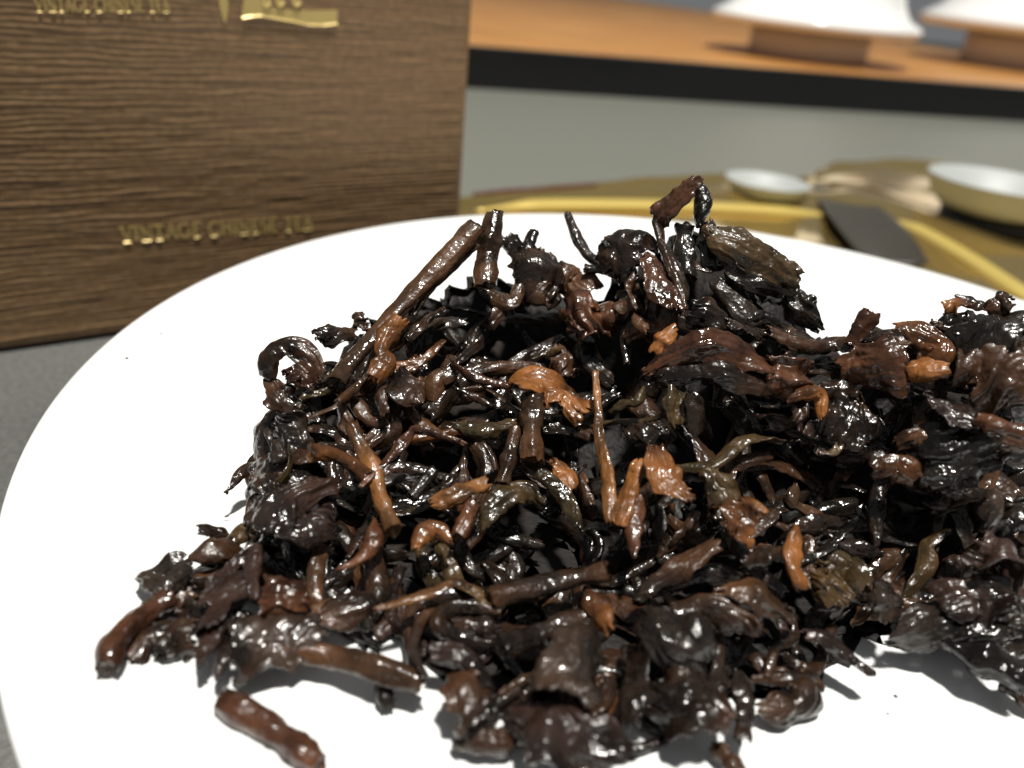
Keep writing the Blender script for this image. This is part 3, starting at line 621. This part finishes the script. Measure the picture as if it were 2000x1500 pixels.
# (kind, colour, width px, lift mm, traced line, label): S stem, L rolled leaf, F open folded leaf, K crumpled wad
PIECES = [
 # --- back left: long stems and their neighbours
 ('S','b',35,3.0,[(657,745),(690,700),(790,590),(880,495),(931,441)],"long straight reddish brown stem leaning up the left back of heap"),
 ('S','b',34,2.0,[(948,560),(952,500),(958,455),(966,415)],"upright thick brown stem with reddish cut top beside the long leaning stem"),
 ('L','v',15,2.8,[(807,617),(843,565),(895,515),(935,480)],"thin olive strip running along the underside of the long leaning stem"),
 ('F','d',34,2.4,[(794,667),(830,635),(872,608)],"dark notched leaf below the thin olive strip at back left"),
 ('L','d',44,1.2,[(612,657),(650,658),(690,660)],"short dark rolled leaf with open end left of the long stem"),
 ('K','d',36,1.2,[(695,640),(712,630)],"small dark knob above the short rolled leaf at left"),
 ('L','d',30,1.0,[(522,735),(530,695),(570,680),(612,700),(628,740)],"dark leaf curled in a hoop at the far left of heap"),
 ('K','r',58,1.6,[(562,735),(585,735),(604,748)],"reddish crumpled lump inside the dark hooped leaf at far left"),
 ('S','b',6,5.0,[(546,676),(572,702),(601,729)],"hair thin needle of stalk crossing the reddish lump at far left"),
 ('F','d',46,1.0,[(524,735),(548,772),(588,806)],"wrinkled dark leaf hanging under the hooped leaf at far left"),
 ('L','o',36,4.2,[(784,621),(762,650),(746,680),(752,706),(728,742)],"orange brown knobbly leaf crossing the foot of the long stem"),
 ('L','b',20,3.6,[(732,719),(700,752),(657,787)],"slim brown strip pointing down left from the knobbly orange leaf"),
 ('L','d',28,3.0,[(748,738),(745,780),(757,816)],"narrow shiny dark leaf hanging below the knobbly orange leaf"),
 ('F','d',50,2.8,[(784,722),(790,760),(818,790)],"dark wet leaf with orange patch right of narrow hanging leaf"),
 ('L','r',19,3.0,[(880,700),(918,735),(960,748),(1000,758)],"dark red strip arching across the black hollow at left centre"),
 ('L','d',14,2.6,[(886,755),(920,772),(961,793)],"thin dark strip just under the dark red arching strip"),
 ('F','k',36,.8,[(988,462),(1004,490),(1023,520)],"ragged black leaf scrap standing behind the upright stem"),
 ('S','k',18,1.4,[(1008,540),(1025,497),(1042,455)],"slender black stalk leaning right behind the upright stem"),
 ('F','d',92,1.2,[(1060,508),(1056,550),(1048,596)],"broad dull dark leaf folded like a roof near the back middle"),
 ('F','b',48,.6,[(1092,525),(1120,552),(1152,582)],"thin brown leaf sloping down right of the roof shaped leaf"),
 ('L','b',32,2.0,[(936,562),(968,584),(1000,594),(1018,560)],"curled brown leaf with bright rim below the upright stem"),
 ('K','r',66,2.6,[(1134,600),(1138,628),(1150,652)],"rounded reddish knob of leaf below the back notch in heap"),
 ('L','v',13,3.4,[(1039,702),(1068,690),(1097,680)],"short olive sliver pointing left in the dark middle hollow"),
 ('F','d',52,2.4,[(1090,678),(1098,705),(1100,738)],"dark leaf hanging beneath the short olive sliver"),
 # --- peak
 ('S','k',17,.5,[(1188,525),(1152,503),(1132,477),(1118,445),(1109,418)],"isolated thin black stalk with frayed tip rising against white plate"),
 ('S','k',20,1.6,[(1142,523),(1172,527),(1208,537)],"short black stub poking left under the isolated thin stalk"),
 ('F','d',72,1.4,[(1188,492),(1225,500),(1262,512)],"rough dark leaf scrap with toothed edge left of the peak"),
 ('L','d',27,2.2,[(1279,425),(1289,467),(1309,513),(1332,565),(1340,605)],"tall twisted dark leaf running down from the peak"),
 ('F','r',52,2.0,[(1360,354),(1345,372),(1322,394),(1284,428)],"glossy brown cap leaf at the very top of heap"),
 ('L','k',26,1.2,[(1362,362),(1370,392),(1366,440)],"black curled edge hanging from the topmost cap leaf"),
 ('S','k',30,.4,[(1338,440),(1337,490),(1343,545)],"black column left of the white slit under the peak"),
 ('L','k',36,.4,[(1382,425),(1384,470),(1384,525)],"black column right of the white slit under the peak"),
 ('F','v',62,1.4,[(1384,448),(1436,490),(1490,522),(1552,556)],"broad olive brown leaf sloping right from the peak"),
 ('F','k',70,.6,[(1405,505),(1460,545),(1535,580)],"black underside leaf beneath the sloping olive brown leaf"),
 ('F','k',40,.6,[(1540,560),(1560,605),(1602,645)],"dark leaf tail reaching down to white plate right of peak"),
 ('F','r',62,3.6,[(1258,510),(1286,552),(1318,606)],"bumpy reddish leaf full of glints below the rough scrap"),
 ('L','d',22,3.4,[(1240,535),(1228,565),(1248,605)],"dark curled rim along the left of the bumpy reddish leaf"),
 ('L','o',33,4.6,[(1318,640),(1298,664),(1276,690)],"orange brown lozenge of leaf below the bumpy reddish leaf"),
 ('L','d',32,2.6,[(1178,612),(1210,600),(1240,590)],"dark little roll right of the reddish knob"),
 ('L','b',20,3.4,[(1240,612),(1248,634),(1264,648)],"small brown tongue left of the orange lozenge"),
 ('F','d',44,3.0,[(1346,606),(1380,622),(1415,648)],"shiny dark leaf right of the tall twisted leaf's foot"),
 ('F','d',46,3.2,[(1418,630),(1450,645),(1490,660)],"dark leaf with bright lower rim on the right slope"),
 ('F','d',42,3.0,[(1496,648),(1570,676),(1630,676),(1696,682)],"long streaked dark leaf reaching right towards the stub"),
 ('L','k',16,2.6,[(1462,624),(1494,614),(1528,640)],"thin dark arched rim on the right slope below the peak"),
 ('F','r',54,4.6,[(1263,729),(1315,700),(1390,680),(1449,698),(1500,722)],"large wavy reddish leaf with glossy crest across the right middle"),
 ('F','d',40,4.0,[(1289,742),(1390,728),(1440,742),(1528,762)],"dark drooping hem under the large wavy reddish leaf"),
 ('K','r',52,4.4,[(1505,722),(1540,726),(1575,732)],"wrinkled reddish bundle at right end of the wavy leaf"),
 ('L','o',30,5.0,[(1536,782),(1570,772),(1600,768),(1608,818)],"orange hooked leaf bending down on the right slope"),
 ('L','v',21,4.6,[(1191,807),(1222,790),(1244,786),(1257,758)],"hooked olive strip beside the tall tan strip"),
 ('F','v',46,3.0,[(1318,745),(1322,790),(1332,835)],"dim olive leaf hanging in shade under the wavy leaf"),
 ('L','d',40,3.0,[(1352,770),(1356,810),(1350,850)],"dark upright leaf in shade right of the dim olive leaf"),
 # --- centre
 ('S','t',30,5.0,[(686,830),(706,872),(728,915),(742,970),(768,1038)],"tan stem slanting down right with ragged ends at left centre"),
 ('S','o',27,5.0,[(608,884),(650,888),(690,908),(724,936)],"brown stem joining the slanting tan stem from the left"),
 ('L','r',18,6.5,[(704,950),(755,902),(800,850),(820,840),(897,861)],"bent reddish strip crossing over the slanting tan stem"),
 ('L','v',38,4.6,[(885,830),(950,842),(1008,824)],"glossy olive leaf left of the dark upright centre stem"),
 ('L','t',25,6.0,[(1164,726),(1171,794),(1171,850),(1186,925),(1194,1022)],"tall tan strip standing upright at the centre of heap"),
 ('S','b',35,6.2,[(1040,772),(1040,830),(1038,898)],"dark glossy upright stem in front of the orange centre leaf"),
 ('F','o',74,4.6,[(1004,770),(1056,762),(1100,785),(1142,815)],"orange crumpled leaf at the centre behind a dark upright stem"),
 ('L','d',20,4.6,[(1062,842),(1105,838),(1154,852)],"dark shiny leaf edge under the orange centre leaf"),
 ('S','b',25,5.0,[(1006,835),(996,890),(980,946)],"dark brown stem left of and below the upright centre stem"),
 ('L','v',32,5.6,[(1012,890),(1062,935),(1104,975),(1128,1032)],"olive leaf descending right from foot of the upright centre stem"),
 ('F','o',36,4.8,[(1078,898),(1100,930),(1112,962)],"orange leaf flank behind the descending olive leaf"),
 ('L','t',40,5.2,[(845,984),(890,968),(950,942)],"pale tan chunk with rough left end at left centre"),
 ('L','d',25,4.4,[(892,915),(880,938),(862,958)],"small dark leaf above the pale tan chunk"),
 ('S','k',18,3.6,[(805,972),(828,942),(850,915)],"short black glinting stalk left of the pale tan chunk"),
 ('L','v',40,5.4,[(945,1034),(960,995),(990,968),(1030,962),(1060,985)],"olive brown leaf curled in an arch right of the tan chunk"),
 ('S','r',32,5.0,[(922,985),(910,1015),(896,1050)],"stubby russet stem under the pale tan chunk"),
 ('L','o',36,5.2,[(812,1076),(830,1045),(855,1040),(880,1058)],"curled stub with frayed orange end at lower left centre"),
 ('L','r',34,5.0,[(732,1016),(730,1055),(700,1095),(660,1116)],"glossy russet stem bent like a hook at the left"),
 ('K','d',50,5.0,[(1228,848),(1254,846),(1280,858)],"rounded dark cap of leaf right of the tall tan strip"),
 ('F','o',52,5.6,[(1284,868),(1292,925),(1344,982)],"ridged orange brown leaf sloping right below the dark cap"),
 ('L','o',34,5.6,[(1250,900),(1228,965),(1208,1028)],"orange brown leaf beside the tall tan strip's foot"),
 ('L','r',29,6.0,[(1252,972),(1238,1030),(1240,1088)],"reddish strip with torn lower end below the dark cap"),
 ('L','k',18,5.0,[(1135,1038),(1165,1028),(1210,1040)],"thin black leaf lying across the foot of tall tan strip"),
 ('S','d',34,4.6,[(957,1168),(1040,1148),(1110,1132),(1188,1115)],"long dark glinting stem lying level below the centre"),
 ('L','t',24,5.0,[(732,1192),(790,1176),(856,1157),(894,1139),(920,1150)],"tan strip with hooked right end above the plate at lower left"),
 ('L','o',44,6.0,[(1150,1160),(1172,1195),(1192,1234)],"bright orange tan rectangle of stem at lower centre"),
 ('L','d',30,4.0,[(976,1196),(925,1186),(882,1190),(857,1218),(896,1246),(976,1262)],"dark glossy leaf folded into a sideways U at lower centre"),
 ('F','d',46,3.4,[(885,1220),(930,1222),(975,1230)],"dark wrinkled leaf inside the sideways U"),
 ('S','d',33,4.4,[(976,1262),(1050,1236),(1138,1200)],"dark shiny stem running from the U fold to orange rectangle"),
 ('L','d',20,4.0,[(846,1180),(816,1225),(808,1275),(834,1325)],"thin dark leaf rim curving down at lower left front"),
 ('L','p',44,3.4,[(838,1275),(905,1288),(940,1320),(955,1350)],"dark brown leaf bending over plate at lower left front"),
 ('S','b',35,1.6,[(556,1262),(640,1280),(720,1300),(822,1332)],"dark brown stem lying on plate at the front left"),
 ('L','k',30,.6,[(742,1325),(750,1352),(756,1382)],"small black scrap hanging below the front left stem"),
 ('K','k',20,1.4,[(704,1222),(726,1214)],"tiny black crumb left of the tan hooked strip"),
 # --- front
 ('F','d',62,2.6,[(902,1325),(915,1370),(928,1425)],"dark hanging leaf at front left of the heap"),
 ('F','g',112,4.2,[(1150,1236),(1120,1295),(1090,1365)],"smooth pale grey brown leaf below the orange rectangle"),
 ('F','p',120,2.0,[(1000,1410),(1080,1430),(1150,1450),(1225,1476)],"bumpy purplish leaf at the very front edge of heap"),
 ('F','d',42,.8,[(894,1436),(950,1448),(1018,1456)],"dark leaf scrap on plate at the front left corner of heap"),
 ('F','g',88,4.6,[(1262,1205),(1312,1250),(1384,1292)],"pale grey brown leaf with orange edge at the front right"),
 ('F','d',52,4.0,[(1250,1260),(1244,1330),(1238,1415)],"bluish dark upright leaf between two pale front leaves"),
 ('F','d',100,2.6,[(1270,1345),(1340,1372),(1420,1410)],"broad dark wet leaf at the front right of heap"),
 ('L','d',32,2.2,[(1440,1310),(1452,1380),(1448,1450)],"dark narrow leaf drooping to plate at the front right"),
 ('F','p',40,2.6,[(1566,1238),(1610,1252),(1650,1275),(1706,1318)],"purplish pointed leaf tip jutting out over plate at right"),
 ('L','b',26,1.0,[(1530,1274),(1570,1310),(1610,1348)],"brown strip on plate below the purplish pointed leaf tip"),
 ('F','d',50,.6,[(1478,1386),(1520,1388),(1560,1370),(1568,1318)],"dark curled scrap on plate at the right front"),
 ('S','d',28,.4,[(1398,1458),(1420,1480),(1450,1520)],"loose dark stalk on plate at the bottom picture edge"),
 ('S','r',42,.8,[(430,1374),(490,1408),(556,1446),(622,1500)],"loose reddish brown stem lying alone on plate at bottom left"),
 # --- right front
 ('L','o',34,5.6,[(1556,1036),(1546,1095),(1566,1150)],"orange brown upright strip on the right front slope"),
 ('L','b',30,4.8,[(1450,1106),(1490,1088),(1530,1074)],"brown leaf meeting the orange upright strip from the left"),
 ('K','o',64,5.0,[(1412,1020),(1436,1022),(1462,1034)],"orange red crumpled lump right of centre"),
 ('F','v',62,4.8,[(1380,930),(1410,960),(1432,1000)],"olive leaf above the orange red crumpled lump"),
 ('K','v',66,4.2,[(1600,1110),(1622,1130),(1650,1162)],"pale olive crumpled leaf on the right front slope"),
 ('L','g',44,4.2,[(1722,1140),(1728,1176),(1734,1212)],"blunt grey brown chunk right of the pale olive crumple"),
 ('L','d',40,4.6,[(1250,1160),(1320,1116),(1402,1062)],"dark folded leaf with bright upper edge right of orange rectangle"),
 ('F','b',62,4.8,[(1396,1156),(1470,1172),(1546,1206)],"glossy brown leaf full of glints on the right front"),
 ('F','d',54,4.4,[(1316,1190),(1400,1196),(1484,1232)],"dark grey leaf under the glossy brown leaf"),
 ('L','k',62,3.6,[(1738,1240),(1840,1224),(1985,1232)],"big black leaf along the lower right edge of heap"),
 ('L','k',54,3.4,[(1838,1236),(1920,1282),(2010,1336)],"black leaf sloping to plate at the lower right corner"),
 ('F','p',62,4.4,[(1830,1184),(1900,1172),(1990,1184)],"shiny dark leaf with glints above the lower right black leaf"),
 ('F','p',66,4.6,[(1904,1064),(1950,1090),(2000,1128)],"dark wet leaf at right picture edge, below the silvery leaf"),
 ('S','b',30,1.0,[(1962,1334),(1990,1352),(2030,1380)],"brown stalk end at the right picture edge on plate"),
 ('F','g',34,4.6,[(1888,962),(1936,972),(1942,1000),(1926,1030)],"silvery wet leaf near the right picture edge"),
 ('K','k',46,2.5,[(1972,1000),(1986,1016),(2010,1030)],"black chunk at right picture edge beside the silvery leaf"),
 # --- right back
 ('S','r',28,2.8,[(1664,675),(1684,640),(1704,608)],"reddish brown stub standing up at the right back"),
 ('F','k',58,2.4,[(1680,662),(1740,668),(1810,690)],"black folded leaf behind the reddish brown stub"),
 ('F','d',22,2.0,[(1866,582),(1898,592),(1932,606)],"streaked dark strip at the top of the right back cluster"),
 ('L','b',34,2.6,[(1976,590),(1955,598),(1925,612)],"brown rolled leaf end at the top right corner of heap"),
 ('L','o',25,2.6,[(1842,606),(1868,602),(1896,600)],"orange brown scrap under the streaked dark strip"),
 ('L','b',30,3.4,[(1816,634),(1864,655),(1912,628)],"brown leaf rim shaped like a cup at right back"),
 ('F','o',52,4.2,[(1745,645),(1800,660),(1832,690),(1792,720)],"orange brown leaf bending around at the right back"),
 ('F','k',96,3.2,[(2020,630),(1930,662),(1862,702)],"big smooth black leaf at the right picture edge, near the top"),
 ('F','r',74,5.0,[(1648,724),(1710,715),(1772,706)],"reddish crumpled leaf with wet glints on the right"),
 ('L','o',38,5.0,[(1776,732),(1810,726),(1850,722)],"small orange leaf right of the reddish crumpled leaf"),
 ('F','d',120,3.6,[(2020,690),(1950,735),(1890,778)],"dark leaf with parallel ridges at the right picture edge"),
 ('F','p',66,6.4,[(1802,776),(1852,812),(1912,836)],"spoon shaped purplish red leaf on the right"),
 ('S','r',23,6.6,[(1905,818),(1948,832),(2020,848)],"reddish stalk running from the spoon shaped leaf to picture edge"),
 ('F','o',34,5.6,[(1752,868),(1794,855),(1848,868)],"bright orange scrap below the spoon shaped leaf"),
 ('L','o',38,5.6,[(1700,916),(1750,908),(1788,936)],"orange brown arched leaf below the bright orange scrap"),
 ('F','k',90,4.4,[(1790,925),(1860,900),(1960,880)],"wide black leaf with pale edge under the spoon shaped leaf"),
 ('F','d',70,4.2,[(1672,768),(1655,815),(1630,872)],"veined dark leaf hanging below the reddish crumpled leaf"),
 ('L','v',20,4.8,[(1655,830),(1630,880),(1598,888)],"olive rim at the lower edge of the veined dark leaf"),
 # --- left toe
 ('L','d',25,.8,[(440,962),(484,916),(540,896)],"dark twisted stalk reaching left onto plate, upper of two"),
 ('F','d',52,.8,[(496,928),(520,948),(545,975)],"dark small leaf under the twisted stalk at left"),
 ('L','k',28,1.4,[(535,862),(545,885),(536,905)],"small black lobe above the twisted stalk at left"),
 ('F','k',52,1.2,[(552,815),(568,850),(584,895)],"ragged black wet leaf on the left flank of heap"),
 ('L','d',30,1.0,[(386,1034),(412,1042),(445,1060)],"rounded dark lobe on the upper edge of left toe"),
 ('S','r',34,1.4,[(208,1306),(226,1256),(280,1202),(332,1168)],"reddish brown stem with rounded end at the far left tip"),
 ('F','g',58,1.6,[(290,1165),(330,1130),(378,1108)],"grey striped leaf on the left toe of heap"),
 ('F','d',46,1.0,[(250,1290),(300,1245),(385,1220)],"dark leaf under the far left reddish stem"),
 ('F','d',60,1.0,[(300,1275),(340,1262),(385,1250)],"dark flat leaf on plate left of dangling lobes"),
 ('L','d',40,2.0,[(370,1092),(415,1076),(465,1082)],"dark rolled leaf with pale rounded end on left toe"),
 ('L','v',30,2.0,[(450,1062),(490,1032),(525,1022)],"olive dark leaf edging the top of left toe"),
 ('F','p',46,2.8,[(402,1190),(446,1128),(500,1060)],"long dark brown leaf running up the left toe, upper of pair"),
 ('F','p',46,3.2,[(404,1236),(450,1165),(488,1122)],"long dark brown leaf running up the left toe, lower of pair"),
 ('L','p',31,4.0,[(502,1062),(494,1110),(498,1150),(500,1176)],"glossy purplish tongue of leaf in the middle of left toe"),
 ('F','p',62,3.6,[(535,1042),(562,982),(612,960),(655,946)],"big folded purplish leaf at the shoulder of left toe"),
 ('F','p',70,3.0,[(538,1062),(600,1036),(656,1010)],"broad dark leaf under the big folded purplish leaf"),
 ('L','p',46,2.6,[(440,1195),(410,1255),(388,1302)],"dangling purplish lobe over plate at front left"),
 ('L','p',25,2.4,[(446,1230),(436,1280),(426,1324)],"narrow dangling lobe right of the purplish one at front left"),
 ('F','g',86,1.8,[(458,1270),(530,1252),(606,1226)],"broad grey brown leaf at the base of left toe"),
 ('F','r',74,2.8,[(520,1176),(560,1172),(600,1180)],"dull reddish crumpled leaf above the broad grey brown leaf"),
 ('F','d',38,2.4,[(488,1030),(515,990),(545,950)],"wrinkled dark leaf along the outer edge of left shoulder"),
]
for i, (k, c, wpx, lift, pts, lab) in enumerate(PIECES):
    piece(k, c, wpx, lift + (1.3 if k == 'S' or c in 'ot' else .6) * (lift > 1.2), pts, lab, "tea leaves and stems in the heap", 100 + i)

# labels of the untraced leaves name the nearest traced one and the side they lie on
import re
SHORT = []
for _p in PIECES:
    s_ = re.split(r" (?:with|at|on|in|of|behind|below|beside|leaning|running|reaching|standing|rising|poking|crossing|hanging|pointing|above|under|right|left|along|beneath|sloping|bending|folded|curled|arching|between|near|inside|just|lying|descending|jutting|drooping|meeting|shaped|from|joining|slanting|over|across|edging|down|up|full|and|, )\b", _p[5])[0]
    if 2 <= len(s_.split()) <= 6: SHORT.append((s_, np.mean([q_[:2] for q_ in _p[4]], axis=0)))
_n = {}
for s_, c_ in SHORT: _n[s_] = _n.get(s_, 0) + 1
SHORT = [(s_, c_) for s_, c_ in SHORT if _n[s_] == 1]
USED = set()
def place_label(head, x, y):
    for s_, c_ in sorted(SHORT, key=lambda t: math.hypot(t[1][0] - x, t[1][1] - y))[:14]:
        dx, dy = x - c_[0], y - c_[1]
        side = ("right of" if dx > 0 else "left of") if abs(dx) > abs(dy) else ("below" if dy > 0 else "above")
        lab = f"{head} {side} the {s_}"
        if lab not in USED: break
    USED.add(lab); return lab

# small dark leaves packed between the traced ones
rg = random.Random(5)
FILL = 225
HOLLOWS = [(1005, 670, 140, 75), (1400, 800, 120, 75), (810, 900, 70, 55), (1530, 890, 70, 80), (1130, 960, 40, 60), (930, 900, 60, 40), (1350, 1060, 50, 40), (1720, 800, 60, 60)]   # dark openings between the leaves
cnt = 0
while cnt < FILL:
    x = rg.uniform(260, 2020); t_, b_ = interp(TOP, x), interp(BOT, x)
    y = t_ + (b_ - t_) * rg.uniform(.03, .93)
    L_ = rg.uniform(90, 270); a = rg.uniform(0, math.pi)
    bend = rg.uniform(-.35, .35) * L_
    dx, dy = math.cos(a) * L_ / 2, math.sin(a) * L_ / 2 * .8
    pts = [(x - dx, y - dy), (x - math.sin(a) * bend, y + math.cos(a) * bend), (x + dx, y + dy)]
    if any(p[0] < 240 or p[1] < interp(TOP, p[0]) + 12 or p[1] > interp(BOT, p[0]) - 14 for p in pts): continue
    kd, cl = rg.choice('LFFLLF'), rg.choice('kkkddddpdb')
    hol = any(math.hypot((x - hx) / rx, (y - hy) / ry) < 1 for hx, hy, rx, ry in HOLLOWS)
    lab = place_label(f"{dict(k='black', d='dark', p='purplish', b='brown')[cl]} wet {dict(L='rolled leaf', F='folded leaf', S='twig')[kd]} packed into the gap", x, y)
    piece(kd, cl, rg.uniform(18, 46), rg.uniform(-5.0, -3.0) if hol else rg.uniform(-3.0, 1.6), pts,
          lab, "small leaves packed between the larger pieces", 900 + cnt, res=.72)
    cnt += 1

# thin limp strands draped over the others
cnt = 0
while cnt < 62:
    x = rg.uniform(280, 2000); t_, b_ = interp(TOP, x), interp(BOT, x)
    y = t_ + (b_ - t_) * rg.uniform(.05, .92)
    L_ = rg.uniform(90, 240); a = rg.uniform(0, math.pi); n_ = 4
    pts = [(x + math.cos(a) * L_ * (q_ - .5) + rg.uniform(-.12, .12) * L_, y + math.sin(a) * L_ * (q_ - .5) * .85 + rg.uniform(-.12, .12) * L_) for q_ in np.linspace(0, 1, n_)]
    if any(p[0] < 250 or p[1] < interp(TOP, p[0]) + 10 or p[1] > interp(BOT, p[0]) - 16 for p in pts): continue
    if any(math.hypot((x - hx) / rx, (y - hy) / ry) < .8 for hx, hy, rx, ry in HOLLOWS): continue
    cl = rg.choice('kdddbbv' + ('ro' if 650 < x < 1500 and 700 < y < 1200 else 'd'))
    lab = place_label(f"thin limp {dict(k='black', d='dark', b='brown', v='olive', r='russet', o='orange brown')[cl]} strand", x, y)
    piece('L', cl, rg.uniform(12, 26), rg.uniform(.0, 2.6), pts, lab, "thin leaf strands draped over the heap", 2000 + cnt, res=.8, curl=rg.uniform(1.6, 3.4), crump=.3)
    cnt += 1

# crumbs on the plate
for i, (x, y, sz, lab) in enumerate([(1750, 1358, 7, "tiny dark crumb alone on plate at lower right"), (252, 725, 6, "tiny dark speck alone on plate at upper left"), (1735, 1392, 5, "minute speck below the lone crumb at lower right"), (318, 674, 5, "minute speck near the plate rim below the box")]):
    p = at_z(x, y, FLOOR + .15); mp_ = np.linalg.norm(p - EYE) / FPX; s_ = sz * mp_ / 2
    rr_ = np.hypot(*(p[:2] - PC)) / PR; p[2] = FLOOR + (max(0, rr_ - .66) / .325) ** 1.8 * -FLOOR
    V, F = lathe([(.02, 0), (s_, .02), (s_ * 1.1, s_ * .4), (s_ * .5, s_ * .9), (.02, s_)], 9, p)
    V = V + s_ * .25 * noise(V * 2.1, 5 + i)[:, None]; V[:, 2] = np.maximum(V[:, 2], p[2] + .01)
    tag(mesh_obj("tea_crumb", V, F, LM['d'], uv=V[:, :2] * MM), lab, "crumb", "tea crumbs on the plate")

# the packed inside of the heap
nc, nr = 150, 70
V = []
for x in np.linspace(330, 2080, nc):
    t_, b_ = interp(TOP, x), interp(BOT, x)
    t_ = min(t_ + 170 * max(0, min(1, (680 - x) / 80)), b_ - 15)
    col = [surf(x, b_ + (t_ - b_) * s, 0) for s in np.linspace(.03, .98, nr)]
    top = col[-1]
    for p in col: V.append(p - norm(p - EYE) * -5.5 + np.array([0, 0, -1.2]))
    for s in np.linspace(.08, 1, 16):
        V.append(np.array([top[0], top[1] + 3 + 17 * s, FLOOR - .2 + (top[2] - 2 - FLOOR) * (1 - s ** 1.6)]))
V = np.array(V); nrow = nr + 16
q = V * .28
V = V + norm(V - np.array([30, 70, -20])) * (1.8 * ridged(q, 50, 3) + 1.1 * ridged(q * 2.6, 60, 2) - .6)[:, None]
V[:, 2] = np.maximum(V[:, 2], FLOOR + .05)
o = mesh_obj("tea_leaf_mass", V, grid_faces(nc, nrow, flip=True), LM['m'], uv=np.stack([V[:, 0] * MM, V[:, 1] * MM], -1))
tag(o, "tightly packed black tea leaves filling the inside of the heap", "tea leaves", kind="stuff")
